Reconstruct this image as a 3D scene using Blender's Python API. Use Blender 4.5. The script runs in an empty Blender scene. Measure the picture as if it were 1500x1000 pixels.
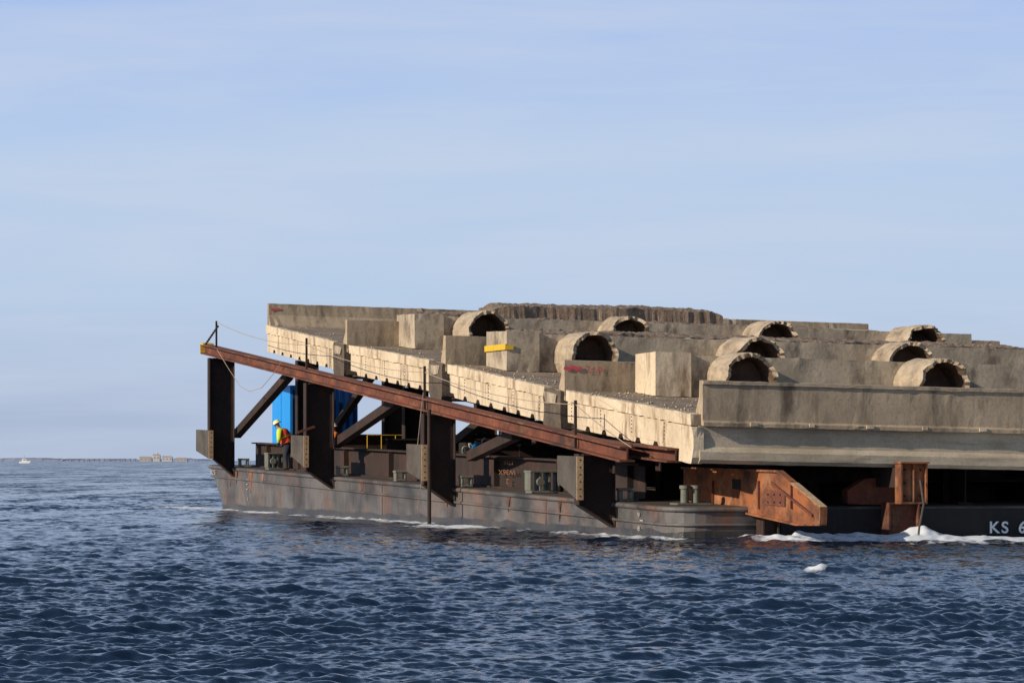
import bpy, bmesh, math, random
import numpy as np
from mathutils import Vector, noise as mnoise
random.seed(7)
C = bpy.context.scene.collection
# ------------------------------------------------------------------ frame of the barge
F = 5000.0; HC = 2.0; HOR = 674.0
TH = math.atan(0.3)
BX, BY = math.cos(TH), math.sin(TH)
AX, AY = -math.sin(TH), math.cos(TH)
X0, Y0 = 4.05, 86.2
TILT = 0.02
def A_of(px, b):
    k = (px-750)/F
    return (X0+BX*b-k*(Y0+BY*b))/(k*AY-AX)
def B_of(px, a):
    k = (px-750)/F
    return (k*(Y0+AY*a)-X0-AX*a)/(BX-k*BY)
def Z_of(py, a, b): return HC+(HOR-py)*(Y0+AY*a+BY*b)/F
def AZ(px, py, b):
    a = A_of(px, b); return (a, Z_of(py, a, b))
def BZ(px, py, a):
    b = B_of(px, a); return (b, Z_of(py, a, b))
def W(b, a, z): return Vector((X0+AX*a+BX*b, Y0+AY*a+BY*b, z))
def deck(a): return 0.78+0.0170*a

# ------------------------------------------------------------------ materials
def newmat(name):
    m = bpy.data.materials.new(name); m.use_nodes = True
    nt = m.node_tree; b = nt.nodes['Principled BSDF']
    return m, nt, b
def coords(nt, sc=(1,1,1)):
    tc = nt.nodes.new('ShaderNodeTexCoord'); mp = nt.nodes.new('ShaderNodeMapping')
    mp.inputs['Scale'].default_value = sc
    nt.links.new(tc.outputs['Object'], mp.inputs['Vector']); return mp.outputs['Vector']
def nz(nt, sc, scale, detail=6, rough=0.6, lo=0.35, hi=0.65):
    n = nt.nodes.new('ShaderNodeTexNoise'); n.inputs['Scale'].default_value = scale
    n.inputs['Detail'].default_value = detail; n.inputs['Roughness'].default_value = rough
    nt.links.new(coords(nt, sc), n.inputs['Vector'])
    r = nt.nodes.new('ShaderNodeMapRange'); r.inputs['From Min'].default_value = lo; r.inputs['From Max'].default_value = hi
    nt.links.new(n.outputs['Fac'], r.inputs['Value']); return r.outputs['Result'], n.outputs['Fac']
def mix(nt, fac, c1, c2, blend='MIX', k=1.0):
    m = nt.nodes.new('ShaderNodeMix'); m.data_type = 'RGBA'; m.blend_type = blend
    if isinstance(fac, float): m.inputs[0].default_value = fac
    else:
        if k != 1.0:
            q = nt.nodes.new('ShaderNodeMath'); q.operation = 'MULTIPLY'; q.inputs[1].default_value = k
            nt.links.new(fac, q.inputs[0]); fac = q.outputs[0]
        nt.links.new(fac, m.inputs[0])
    for i, c in ((6, c1), (7, c2)):
        if isinstance(c, tuple): m.inputs[i].default_value = (*c, 1)
        else: nt.links.new(c, m.inputs[i])
    return m.outputs[2]
def bump(nt, b, h, strength, dist):
    bp = nt.nodes.new('ShaderNodeBump'); bp.inputs['Strength'].default_value = strength; bp.inputs['Distance'].default_value = dist
    nt.links.new(h, bp.inputs['Height']); nt.links.new(bp.outputs['Normal'], b.inputs['Normal'])
def weathered(name, base, stain, streak, speck, rough=0.9, s1=0.5, kst=0.8, kstain=0.9, kspeck=0.6, fine=14, bst=0.6, bd=0.02, streaksc=(5,5,0.35), metal=0.0, lo=0.5, hi=0.72):
    m, nt, b = newmat(name)
    f1, _ = nz(nt, (1,1,1), s1, 8, 0.65, 0.42, 0.64)
    c = mix(nt, f1, base, stain, k=kstain)
    f2, _ = nz(nt, streaksc, 1.0, 6, 0.7, lo, hi)
    c = mix(nt, f2, c, streak, k=kst)
    f3, raw = nz(nt, (1,1,1), fine, 8, 0.7, 0.5, 0.75)
    c = mix(nt, f3, c, speck, k=kspeck)
    nt.links.new(c, b.inputs['Base Color'])
    b.inputs['Roughness'].default_value = rough; b.inputs['Metallic'].default_value = metal
    bump(nt, b, raw, bst, bd)
    return m
def plain(name, col, rough=0.6, metal=0.0, var=0.35, sc=6):
    m, nt, b = newmat(name)
    f, raw = nz(nt, (1,1,1), sc, 6, 0.6, 0.3, 0.75)
    d = tuple(x*(1-var) for x in col)
    nt.links.new(mix(nt, f, col, d), b.inputs['Base Color'])
    b.inputs['Roughness'].default_value = rough; b.inputs['Metallic'].default_value = metal
    bump(nt, b, raw, 0.2, 0.01)
    return m
M = {}
M['conc_end'] = weathered('pale concrete', (0.68,0.56,0.395), (0.51,0.41,0.275), (0.23,0.15,0.09), (0.35,0.265,0.175), streaksc=(2,2.2,0.5), kst=0.9, kstain=0.8, lo=0.51, hi=0.68, fine=8)
M['conc'] = weathered('weathered concrete', (0.38,0.32,0.235), (0.25,0.20,0.145), (0.13,0.10,0.07), (0.13,0.10,0.07), streaksc=(4,4,0.3))
M['conc_edge'] = weathered('stained parapet concrete', (0.47,0.365,0.245), (0.31,0.235,0.155), (0.10,0.073,0.05), (0.20,0.148,0.10), streaksc=(1.3,1.3,0.3), kst=0.95, fine=9, lo=0.49, hi=0.68)
M['conc_grey'] = weathered('grey girder concrete', (0.53,0.445,0.325), (0.37,0.30,0.205), (0.18,0.135,0.09), (0.24,0.185,0.125), streaksc=(0.4,0.4,3), kst=0.7)
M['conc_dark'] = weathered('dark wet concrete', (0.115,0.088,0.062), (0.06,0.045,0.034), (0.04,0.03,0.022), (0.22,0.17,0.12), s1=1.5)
M['conc_cap'] = weathered('cap concrete', (0.50,0.415,0.30), (0.32,0.262,0.19), (0.14,0.108,0.08), (0.18,0.14,0.10), s1=0.8, streaksc=(1.4,1.4,0.9), kst=0.9, fine=8, lo=0.48, hi=0.66)
M['crust'] = weathered('crusted pile concrete', (0.50,0.40,0.28), (0.28,0.215,0.15), (0.12,0.085,0.06), (0.60,0.50,0.37), s1=1.4, streaksc=(2.4,1.2,2.4), kst=0.9, fine=7, bst=1.0, bd=0.06)
M['road'] = weathered('brown road surface', (0.20,0.145,0.098), (0.32,0.25,0.175), (0.12,0.088,0.06), (0.36,0.28,0.20), s1=0.8, fine=8, bst=0.8, bd=0.03, streaksc=(0.4,3,1))
M['rubble'] = weathered('broken aggregate', (0.26,0.187,0.132), (0.165,0.117,0.082), (0.37,0.29,0.215), (0.06,0.044,0.034), s1=1.2, fine=9, kspeck=0.9, bst=1.0, bd=0.06, streaksc=(2,2,2))
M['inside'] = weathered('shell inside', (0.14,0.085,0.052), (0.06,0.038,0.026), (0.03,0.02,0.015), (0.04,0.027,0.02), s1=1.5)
M['rust'] = weathered('red rust', (0.175,0.050,0.024), (0.050,0.021,0.015), (0.29,0.125,0.06), (0.030,0.014,0.011), rough=0.85, s1=0.55, kst=0.65, kstain=1.0, bst=0.3, streaksc=(2,0.7,2), fine=5, kspeck=0.8)
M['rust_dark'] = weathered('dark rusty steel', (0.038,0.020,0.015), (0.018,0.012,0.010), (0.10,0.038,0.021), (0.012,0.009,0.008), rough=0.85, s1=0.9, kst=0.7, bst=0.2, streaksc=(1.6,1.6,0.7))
M['rust_orange'] = weathered('orange rust', (0.32,0.105,0.034), (0.075,0.030,0.018), (0.50,0.27,0.14), (0.04,0.019,0.013), rough=0.9, s1=0.9, kst=0.6, kstain=1.0, bst=0.7, streaksc=(2.6,1.0,1.0), fine=4, kspeck=0.85)
M['hull'] = weathered('grey hull paint', (0.135,0.127,0.122), (0.040,0.037,0.037), (0.20,0.085,0.038), (0.030,0.024,0.022), rough=0.6, s1=0.38, kst=0.75, kstain=1.0, streaksc=(1.1,0.55,0.45), bst=0.15, bd=0.01, fine=3)
M['hull_shade'] = weathered('shaded hull front', (0.008,0.0075,0.0075), (0.014,0.011,0.010), (0.03,0.017,0.012), (0.005,0.005,0.005), rough=0.75)  # shade on the hull front put into a near-black colour
M['hull_band'] = weathered('algae waterline band', (0.026,0.026,0.023), (0.06,0.048,0.035), (0.13,0.07,0.035), (0.015,0.015,0.014), rough=0.35, s1=0.6)
M['deck'] = weathered('barge deck plating', (0.075,0.06,0.05), (0.045,0.035,0.03), (0.12,0.06,0.03), (0.03,0.025,0.02), rough=0.8)
M['fender'] = weathered('grey fender plate', (0.095,0.083,0.068), (0.045,0.036,0.030), (0.14,0.075,0.04), (0.028,0.022,0.02), rough=0.8, s1=1.2, kst=0.5)
M['flange'] = weathered('tan flange', (0.52,0.36,0.21), (0.34,0.20,0.10), (0.17,0.08,0.04), (0.12,0.06,0.03))
M['greeniron'] = weathered('green grey iron', (0.20,0.21,0.165), (0.13,0.14,0.11), (0.13,0.08,0.05), (0.06,0.06,0.05), rough=0.6)
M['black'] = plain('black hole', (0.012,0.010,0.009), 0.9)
M['blue'] = plain('blue painted steel', (0.010,0.30,0.80), 0.5, sc=2, var=0.12)
M['blue_dark'] = plain('navy painted steel', (0.012,0.05,0.18), 0.5, sc=2)
M['white'] = plain('white paint', (0.86,0.86,0.84), 0.6, var=0.08)
M['offwhite'] = plain('chalky paint', (0.42,0.41,0.38), 0.7)
M['yellow'] = plain('yellow paint', (0.80,0.50,0.03), 0.6)
M['redpaint'] = plain('red spray paint', (0.66,0.10,0.125), 0.8, var=0.4, sc=20)
M['orangepaint'] = plain('orange marker paint', (0.24,0.10,0.045), 0.8)
M['rope'] = plain('pale rope', (0.42,0.33,0.25), 0.9)
M['skin'] = plain('skin', (0.42,0.22,0.15), 0.6, var=0.1)
M['hivis'] = plain('lime fabric', (0.65,0.80,0.05), 0.9, var=0.1)
M['redvest'] = plain('red fabric', (0.85,0.07,0.03), 0.9, var=0.15)
M['orangevest'] = plain('orange fabric', (0.90,0.25,0.02), 0.9, var=0.15)
M['palehelmet'] = plain('pale yellow helmet', (0.85,0.80,0.40), 0.4, var=0.1)
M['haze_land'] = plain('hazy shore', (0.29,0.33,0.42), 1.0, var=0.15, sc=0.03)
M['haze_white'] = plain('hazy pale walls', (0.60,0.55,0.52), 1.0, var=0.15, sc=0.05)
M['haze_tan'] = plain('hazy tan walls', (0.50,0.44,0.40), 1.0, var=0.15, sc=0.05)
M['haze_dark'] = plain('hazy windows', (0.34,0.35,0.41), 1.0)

# ------------------------------------------------------------------ mesh builder (coordinates b, a, z)
class MB:
    def __init__(s): s.v = []; s.f = []
    def add(s, vs, fs):
        n = len(s.v); s.v += [tuple(p) for p in vs]; s.f += [tuple(i+n for i in f) for f in fs]
        return s
    def box(s, b0, b1, a0, a1, z0, z1):
        vs = [(x,y,z) for z in (z0,z1) for y in (a0,a1) for x in (b0,b1)]
        return s.add(vs, [(0,2,3,1),(4,5,7,6),(0,1,5,4),(2,6,7,3),(0,4,6,2),(1,3,7,5)])
    def prism(s, loop, vec):
        n = len(loop); vec = Vector(vec)
        vs = [Vector(p) for p in loop]+[Vector(p)+vec for p in loop]
        fs = [tuple(range(n)), tuple(range(2*n-1, n-1, -1))]+[(i,(i+1)%n,(i+1)%n+n,i+n) for i in range(n)]
        return s.add(vs, fs)
    def pa(s, poly, b0, b1, t0=0):       # polygon of (a,z), extruded along b
        return s.prism([(b0,a,z-TILT*t0*b0) for a, z in poly], (b1-b0,0,-TILT*t0*(b1-b0)))
    def pb(s, poly, a0, a1):             # polygon of (b,z), extruded along a
        return s.prism([(b,a0,z) for b, z in poly], (0,a1-a0,0))
    def obox(s, p0, p1, w, h, side=(1,0,0), ow=0, oh=0):
        p0 = Vector(p0); p1 = Vector(p1); d = (p1-p0).normalized(); sd = Vector(side); sd = (sd-d*sd.dot(d)).normalized(); up = sd.cross(d)
        if up.z < 0: up = -up
        vs = []
        for p in (p0, p1):
            for x, y in ((-1,-1),(1,-1),(1,1),(-1,1)): vs.append(p+sd*(ow+x*w/2)+up*(oh+y*h/2))
        return s.add(vs, [(0,1,2,3),(7,6,5,4),(0,4,5,1),(1,5,6,2),(2,6,7,3),(3,7,4,0)])
    def ibeam(s, p0, p1, w, h, tf=0.05, tw=0.04):
        s.obox(p0, p1, w, tf, oh=h/2-tf/2); s.obox(p0, p1, w, tf, oh=-h/2+tf/2); return s.obox(p0, p1, tw, h-2*tf)
    def tube(s, pts, r, n=8, caps=True):
        pts = [Vector(p) for p in pts]; rs = r if isinstance(r, (list, tuple)) else [r]*len(pts); vs = []; fs = []
        for i, p in enumerate(pts):
            d = (pts[min(i+1,len(pts)-1)]-pts[max(i-1,0)]).normalized()
            u = d.orthogonal().normalized() if abs(d.z) > 0.9 else Vector((0,0,1)).cross(d).normalized()
            w = d.cross(u)
            for k in range(n):
                t = 2*math.pi*k/n; vs.append(p+(u*math.cos(t)+w*math.sin(t))*rs[i])
        for i in range(len(pts)-1):
            for k in range(n): fs.append((i*n+k, i*n+(k+1)%n, (i+1)*n+(k+1)%n, (i+1)*n+k))
        if caps: fs += [tuple(range(n)), tuple(range(len(pts)*n-1, (len(pts)-1)*n-1, -1))]
        return s.add(vs, fs)
    def rough(s, prof, b0, b1, seg=0.35, jit=0.02, sub=0.35, seed=0, tilt=True, edge=0.0, freq=2.2):
        pts = []
        for i, (a, z) in enumerate(prof):
            a2, z2 = prof[(i+1)%len(prof)]; L = math.hypot(a2-a, z2-z); m = max(1, int(L/sub))
            for j in range(m): pts.append((a+(a2-a)*j/m, z+(z2-z)*j/m, j == 0))
        n = len(pts); N = max(2, int((b1-b0)/seg)); vs = []; fs = []
        for i in range(N+1):
            b = b0+(b1-b0)*i/N
            for a, z, corner in pts:
                v = mnoise.noise_vector(Vector((b*freq+seed*17, a*freq, z*freq)))*jit
                if corner and edge:
                    e = mnoise.noise(Vector((b*3.1+seed*5, a*3, z*3)))
                    v += mnoise.noise_vector(Vector((b*6+seed*5, a*3, z*3)))*edge*(0.35+2.2*max(0, e-0.15)*2)
                vs.append((b+v.x, a+v.y, z+v.z-(TILT*b if tilt else 0)))
        for i in range(N):
            for k in range(n): fs.append((i*n+k, i*n+(k+1)%n, (i+1)*n+(k+1)%n, (i+1)*n+k))
        fs += [tuple(range(n)), tuple(range((N+1)*n-1, N*n-1, -1))]
        return s.add(vs, fs)
ORG = {}
def mesh(mb, org, name, m, smooth=False):
    me = bpy.data.meshes.new(name)
    me.from_pydata([(p[0]-org[0], p[1]-org[1], p[2]-org[2]) for p in mb.v], [], mb.f); me.update()
    bm = bmesh.new(); bm.from_mesh(me); bmesh.ops.recalc_face_normals(bm, faces=bm.faces[:]); bm.to_mesh(me); bm.free()
    if smooth:
        for p in me.polygons: p.use_smooth = True
    me.materials.append(m); return me
def tag(o, label=None, cat=None, group=None, kind=None):
    for k, v in (('label',label),('category',cat),('group',group),('kind',kind)):
        if v: o[k] = v
    return o
def thing(name, org, label, cat, group=None):
    o = bpy.data.objects.new(name, None); C.objects.link(o); o.empty_display_size = 0.2
    o.location = W(*org); o.rotation_euler = (0,0,TH); ORG[o.name] = org
    return tag(o, label, cat, group)
def part(name, mb, m, par, bev=0, smooth=False, label=None):
    org = ORG[par.name]; o = bpy.data.objects.new(name, mesh(mb, org, name, m, smooth)); C.objects.link(o); o.parent = par; ORG[o.name] = org
    if bev:
        q = o.modifiers.new('bevel','BEVEL'); q.width = bev; q.segments = 2; q.limit_method = 'ANGLE'
    if label: o['label'] = label
    return o
def solo(name, mb, m, org, label, cat, group=None, bev=0, smooth=False, kind=None):
    o = bpy.data.objects.new(name, mesh(mb, org, name, m, smooth)); C.objects.link(o); o.location = W(*org); o.rotation_euler = (0,0,TH); ORG[o.name] = org
    if bev:
        q = o.modifiers.new('bevel','BEVEL'); q.width = bev; q.segments = 2; q.limit_method = 'ANGLE'
    return tag(o, label, cat, group, kind)
def text_mb(txt, size, pos, facing, depth=0.004, flip=False, condensed=1.0, bold=0.0):
    cu = bpy.data.curves.new('t','FONT'); cu.body = txt; cu.size = size; cu.offset = bold
    ob = bpy.data.objects.new('t', cu); C.objects.link(ob)
    bpy.context.view_layer.update()
    me = bpy.data.meshes.new_from_object(ob.evaluated_get(bpy.context.evaluated_depsgraph_get()))
    bpy.data.objects.remove(ob); mb = MB(); b, a, z = pos; vs = []
    for v in me.vertices:
        x, y = v.co.x*condensed, v.co.y
        if flip: x, y = -x, -y
        vs.append((b+x, a-depth, z+y) if facing == 'front' else (b-depth, a-x, z+y))
    mb.add(vs, [tuple(p.vertices) for p in me.polygons]); return mb

# ------------------------------------------------------------------ world, sun, camera
SD = Vector((-0.88,-0.475,0)).normalized(); EL = math.radians(23)
world = bpy.data.worlds.new('World'); bpy.context.scene.world = world; world.use_nodes = True
nt = world.node_tree; bg = nt.nodes['Background']
sky = nt.nodes.new('ShaderNodeTexSky'); sky.sky_type = 'NISHITA'; sky.sun_disc = False
sky.sun_elevation = EL; sky.sun_rotation = math.atan2(SD.x, SD.y); sky.air_density = 1.0; sky.dust_density = 0.3; sky.ozone_density = 2.0
tc = nt.nodes.new('ShaderNodeTexCoord'); sp = nt.nodes.new('ShaderNodeSeparateXYZ'); nt.links.new(tc.outputs['Generated'], sp.inputs[0])
mr = nt.nodes.new('ShaderNodeMapRange'); mr.inputs['From Min'].default_value = 0.0; mr.inputs['From Max'].default_value = 0.135
nt.links.new(sp.outputs['Z'], mr.inputs['Value'])
cr = nt.nodes.new('ShaderNodeValToRGB'); nt.links.new(mr.outputs['Result'], cr.inputs[0])
el = cr.color_ramp.elements
el[0].position = 0.0; el[0].color = (0.42,0.50,0.65,1); el[1].position = 1.0; el[1].color = (0.39,0.53,0.84,1)
for p, c in ((0.12,(0.41,0.50,0.67)),(0.35,(0.475,0.605,0.79)),(0.65,(0.465,0.605,0.83))):
    e = el.new(p); e.color = (*c, 1)
def cloud(scale, s3, lo, hi, mx, det):
    mp = nt.nodes.new('ShaderNodeMapping'); mp.inputs['Scale'].default_value = s3; mp.inputs['Rotation'].default_value = (0,0.05,0); nt.links.new(tc.outputs['Generated'], mp.inputs['Vector'])
    cn = nt.nodes.new('ShaderNodeTexNoise'); cn.inputs['Scale'].default_value = scale; cn.inputs['Detail'].default_value = det; cn.inputs['Roughness'].default_value = 0.55; cn.inputs['Distortion'].default_value = 0.4
    nt.links.new(mp.outputs[0], cn.inputs['Vector'])
    cm = nt.nodes.new('ShaderNodeMapRange'); cm.inputs['From Min'].default_value = lo; cm.inputs['From Max'].default_value = hi; cm.inputs['To Max'].default_value = mx
    nt.links.new(cn.outputs['Fac'], cm.inputs['Value']); return cm.outputs['Result']
grad = mix(nt, cloud(2.2,(2.2,2.2,24),0.40,0.72,0.65,6), cr.outputs[0], (0.56,0.645,0.79))
grad = mix(nt, cloud(5.0,(1.8,1.8,16),0.48,0.75,0.30,7), grad, (0.60,0.66,0.78))
sc = nt.nodes.new('ShaderNodeVectorMath'); sc.operation = 'SCALE'; sc.inputs['Scale'].default_value = 10.0
nt.links.new(grad, sc.inputs[0])
hz = nt.nodes.new('ShaderNodeMapRange'); hz.inputs['From Min'].default_value = 0.14; hz.inputs['From Max'].default_value = 0.42
nt.links.new(sp.outputs['Z'], hz.inputs['Value'])
out = mix(nt, hz.outputs['Result'], sc.outputs[0], sky.outputs[0])
nt.links.new(out, bg.inputs['Color']); bg.inputs['Strength'].default_value = 0.1
sl = bpy.data.lights.new('sun','SUN'); sl.energy = 4.7; sl.angle = math.radians(0.5); sl.color = (1.0,0.87,0.70)
so = bpy.data.objects.new('sun', sl); C.objects.link(so)
sd = Vector((SD.x*math.cos(EL), SD.y*math.cos(EL), math.sin(EL))); so.rotation_euler = sd.to_track_quat('Z','Y').to_euler(); so.location = (-60,-30,60)
cam = bpy.data.cameras.new('camera'); co = bpy.data.objects.new('camera', cam); C.objects.link(co)
co.location = (0,0,HC); co.rotation_euler = (math.radians(90),0,0); cam.sensor_width = 36; cam.lens = F/1500*36
cam.shift_y = (HOR-500)/1500; cam.clip_start = 0.5; cam.clip_end = 60000
bpy.context.scene.camera = co
vs_ = bpy.context.scene.view_settings; vs_.view_transform = 'Standard'; vs_.look = 'None'; vs_.exposure = 0

# ------------------------------------------------------------------ sea
rng = np.random.default_rng(3)
def vnoise(x, y, seed):
    r = np.random.default_rng(seed).random((256,256)); xi = np.floor(x).astype(int); yi = np.floor(y).astype(int)
    fx = x-xi; fy = y-yi; fx = fx*fx*(3-2*fx); fy = fy*fy*(3-2*fy)
    g = lambda i, j: r[i%256, j%256]
    return (g(xi,yi)*(1-fx)+g(xi+1,yi)*fx)*(1-fy)+(g(xi,yi+1)*(1-fx)+g(xi+1,yi+1)*fx)*fy
R1 = 1200; NC = 1050
inv = np.linspace(1/26.0, 1/520.0, R1); Yr = np.concatenate([1/inv, np.geomspace(560, 30000, 40)])
dY = np.gradient(Yr); cx = np.linspace(-1, 1, NC)
Xg = cx[None,:]*(0.19*Yr+3)[:,None]; Yg = np.repeat(Yr[:,None], NC, 1); dYg = dY[:,None]
Zg = np.zeros_like(Xg); wind = math.radians(-70)
NW = 100
for i in range(NW):
    lam = 0.13*(15**(i/(NW-1)))*(1+0.1*rng.random()); th = wind+rng.normal(0, 0.50); k = 2*math.pi/lam
    kx, ky = k*math.cos(th), k*math.sin(th)
    Am = 0.043*lam/(2*math.pi)*(0.5+rng.random())*(1.0 if lam < 0.7 else 0.60)
    ey = 2*math.pi/max(abs(ky), 1e-3)
    fade = np.clip(ey/(2.0*dYg)-1, 0, 1)
    ph = kx*Xg+ky*Yg+rng.random()*6.28
    Zg += Am*fade*(np.sin(ph)-0.20*np.cos(2*ph))
gust = 0.6+0.8*vnoise(Xg/3+50, Yg/7+50, 5); Zg *= gust
la = (Xg-X0)*AX+(Yg-Y0)*AY; lb = (Xg-X0)*BX+(Yg-Y0)*BY
n1 = vnoise(lb*1.3+90, la*1.1+90, 11); n2 = vnoise(lb*4+90, la*3+90, 12); n3 = vnoise(lb*11+190, la*8+190, 13)
nn = 0.45*n1+0.33*n2+0.22*n3
def band(v, c, w): return np.clip(1-np.abs(v-c)/w, 0, 1)
grow = np.clip((lb-0.3)/1.6, 0, 1)*(0.82+0.18*np.clip((lb-2.5)/3,0,1))
near = np.clip(band(la, -1.9, 3.8)*1.6, 0, 1)*grow
side = np.clip(band(lb, -0.35, 1.2)*1.5,0,1)*(la > -1)*(la < 56)*(0.50+0.38*vnoise(la/2.3+9, la*0+5, 8))
spot1 = np.clip(1.4-np.hypot((la-17)/5.0, (lb+1.0)/1.6), 0, 1.1)
bow = np.clip(1.3-np.hypot((la-57)/8, (lb+0.8)/2.2), 0, 1)
cx1, cy1 = (1195-750)/F*61, 61.0
cap1 = np.clip(1.15-np.hypot((Xg-cx1)/0.42, (Yg-cy1)/0.8), 0, 1)*0.9
wake = np.clip(band(la+0.15*lb, -5.5, 5.5),0,1)*np.clip((lb-0.5)/5,0,1)*0.74
fo = np.clip((np.maximum.reduce([near*1.08, side, spot1*0.88, bow*0.85, cap1, wake])+nn*1.0-1.0)*1.6, 0, 0.85)
shore = np.clip((lb+3)/3, 0, 1)*np.clip((3-np.abs(la+1))/3, 0, 1)
Zg *= 1-0.40*shore
lim = np.clip((9.0-lb)/3,0.12,1)
Zg += fo*(0.02+0.05*n2)*np.clip((250-Yg)/100,0,1)*lim+near*(0.26*n1*(0.4+n2))*band(la,-1.5,1.9)*lim
Zg += np.clip(1-np.hypot((Xg-cx1)/0.5,(Yg-cy1-0.5)/1.2),0,1)*0.06
calm = np.clip(1-np.abs(la-28)/34,0,1)*np.clip(1-np.abs(lb+2.5)/3,0,1)
Zg *= 1-0.35*calm
NR = len(Yr); co3 = np.stack([Xg, Yg, Zg], -1).reshape(-1,3).astype(np.float32)
idx = np.arange(NR*NC).reshape(NR, NC); q = np.stack([idx[:-1,:-1], idx[:-1,1:], idx[1:,1:], idx[1:,:-1]], -1).reshape(-1,4)
me = bpy.data.meshes.new('sea'); me.vertices.add(len(co3)); me.vertices.foreach_set('co', co3.ravel())
me.loops.add(q.size); me.loops.foreach_set('vertex_index', q.ravel().astype(np.int32))
me.polygons.add(len(q)); me.polygons.foreach_set('loop_start', (np.arange(len(q))*4).astype(np.int32)); me.polygons.foreach_set('loop_total', np.full(len(q), 4, np.int32))
me.update(calc_edges=True); me.polygons.foreach_set('use_smooth', np.ones(len(q), bool))
at = me.attributes.new('foam','FLOAT','POINT'); at.data.foreach_set('value', fo.ravel().astype(np.float32))
rg = np.clip((Yg-45)/200, 0, 1)**0.8
at = me.attributes.new('chop','FLOAT','POINT'); at.data.foreach_set('value', rg.ravel().astype(np.float32))
def water(name, far=False):
    m, nt, b = newmat(name)
    b.inputs['Base Color'].default_value = (0.011,0.025,0.052,1); b.inputs['IOR'].default_value = 1.333; b.inputs['Roughness'].default_value = 0.11
    g = nt.nodes.new('ShaderNodeNewGeometry')
    def tn(s3, det, ro):
        w = nt.nodes.new('ShaderNodeTexNoise'); w.inputs['Scale'].default_value = 1.0; w.inputs['Detail'].default_value = det; w.inputs['Roughness'].default_value = ro
        nt.links.new(coords(nt, s3), w.inputs['Vector']); return w
    w2 = tn((1.6,0.9,1),7,0.68); w3 = tn((0.16,0.035,1),5,0.7); w4 = tn((6,8,1),6,0.7)
    def vm(op, x, y):
        v = nt.nodes.new('ShaderNodeVectorMath'); v.operation = op
        for s_, val in ((0,x),(1,y)):
            if isinstance(val, tuple): v.inputs[s_].default_value = val
            else: nt.links.new(val, v.inputs[s_])
        return v.outputs[0]
    def sc_(x, val):
        v = nt.nodes.new('ShaderNodeVectorMath'); v.operation = 'SCALE'; nt.links.new(x, v.inputs[0])
        nt.links.new(val, v.inputs['Scale']); return v.outputs[0]
    H = (0.5,0.5,0.5)
    big = vm('MULTIPLY', vm('SUBTRACT', w2.outputs['Color'], H), (2.4,3.0,0.0))
    lng = vm('MULTIPLY', vm('SUBTRACT', w3.outputs['Color'], (0.5,0.53,0.5)), (0.6,1.9,0.0))
    fin = vm('MULTIPLY', vm('SUBTRACT', w4.outputs['Color'], H), (0.9,1.05,0.0))
    farv = vm('ADD', big, lng)
    if far: tot = farv
    else:
        ra = nt.nodes.new('ShaderNodeAttribute'); ra.attribute_name = 'chop'
        tot = vm('ADD', sc_(farv, ra.outputs['Fac']), fin)
    nrm = vm('NORMALIZE', vm('ADD', g.outputs['Normal'], tot), (0,0,0)); nt.links.new(nrm, b.inputs['Normal'])
    if far: b.inputs['Roughness'].default_value = 0.25; return m
    fa = nt.nodes.new('ShaderNodeAttribute'); fa.attribute_name = 'foam'
    fn = tn((8,5,8),7,0.75)
    ad = nt.nodes.new('ShaderNodeMath'); ad.operation = 'ADD'; nt.links.new(fa.outputs['Fac'], ad.inputs[0]); nt.links.new(fn.outputs['Fac'], ad.inputs[1])
    fr_ = nt.nodes.new('ShaderNodeMapRange'); fr_.inputs['From Min'].default_value = 0.72; fr_.inputs['From Max'].default_value = 1.20; nt.links.new(ad.outputs[0], fr_.inputs['Value'])
    fb = nt.nodes.new('ShaderNodeBsdfDiffuse'); fb.inputs[0].default_value = (0.72,0.76,0.80,1)
    ms = nt.nodes.new('ShaderNodeMixShader'); nt.links.new(fr_.outputs['Result'], ms.inputs[0]); nt.links.new(b.outputs[0], ms.inputs[1]); nt.links.new(fb.outputs[0], ms.inputs[2])
    nt.links.new(ms.outputs[0], nt.nodes['Material Output'].inputs[0]); return m
me.materials.append(water('sea water'))
sea = bpy.data.objects.new('water', me); C.objects.link(sea); sea['kind'] = 'structure'
me2 = bpy.data.meshes.new('seabase'); me2.from_pydata([(-30000,-2000,-1.0),(30000,-2000,-1.0),(30000,32000,-1.0),(-30000,32000,-1.0)],[],[(0,1,2,3)]); me2.materials.append(water('open sea water', True))
o = bpy.data.objects.new('open_water', me2); C.objects.link(o); o['kind'] = 'structure'

# ------------------------------------------------------------------ barge
brg = thing('barge', (0,0,0), 'long grey steel deck barge with rust streaks, low in the choppy water', 'barge')
HW = 26.0; LB = 58.5
h = MB()
def outline(grow, bow):
    r = 0.9; pts = []
    for cxx, cyy, t0 in ((HW-r, LB-r, 0), (r, LB-r, 90), (r, r, 180), (HW-r, r, 270)):
        for k in range(6):
            t = math.radians(t0+90*k/5); b_, a_ = cxx+r*math.cos(t), cyy+r*math.sin(t)
            if cyy > LB/2: a_ -= bow
            b_ = HW/2+(b_-HW/2)*(1+grow/HW*2); a_ = LB/2+(a_-LB/2)*(1+grow/LB*2)
            pts.append((b_, a_))
    return pts
levels = [(-1.6,0.0,7.0),(-0.6,0.0,4.6),(0.0,0.0,3.0),(0.45,0.0,1.7),(0.75,0.0,0.9),(1.0,0.0,0.0)]
loops = []
for fr, g, bw in levels:
    loops.append([(b_, a_, deck(a_)*fr if fr > 0 else fr) for b_, a_ in outline(g, bw)])
n = len(loops[0]); vs = [p for l in loops for p in l]; fs = []
for i in range(len(loops)-1):
    for k in range(n): fs.append((i*n+k, i*n+(k+1)%n, (i+1)*n+(k+1)%n, (i+1)*n+k))
fs.append(tuple(range(n))); h.add(vs, fs)
part('hull', h, M['hull'], brg)
d = MB(); top = outline(0.0, 0.0)
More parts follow.
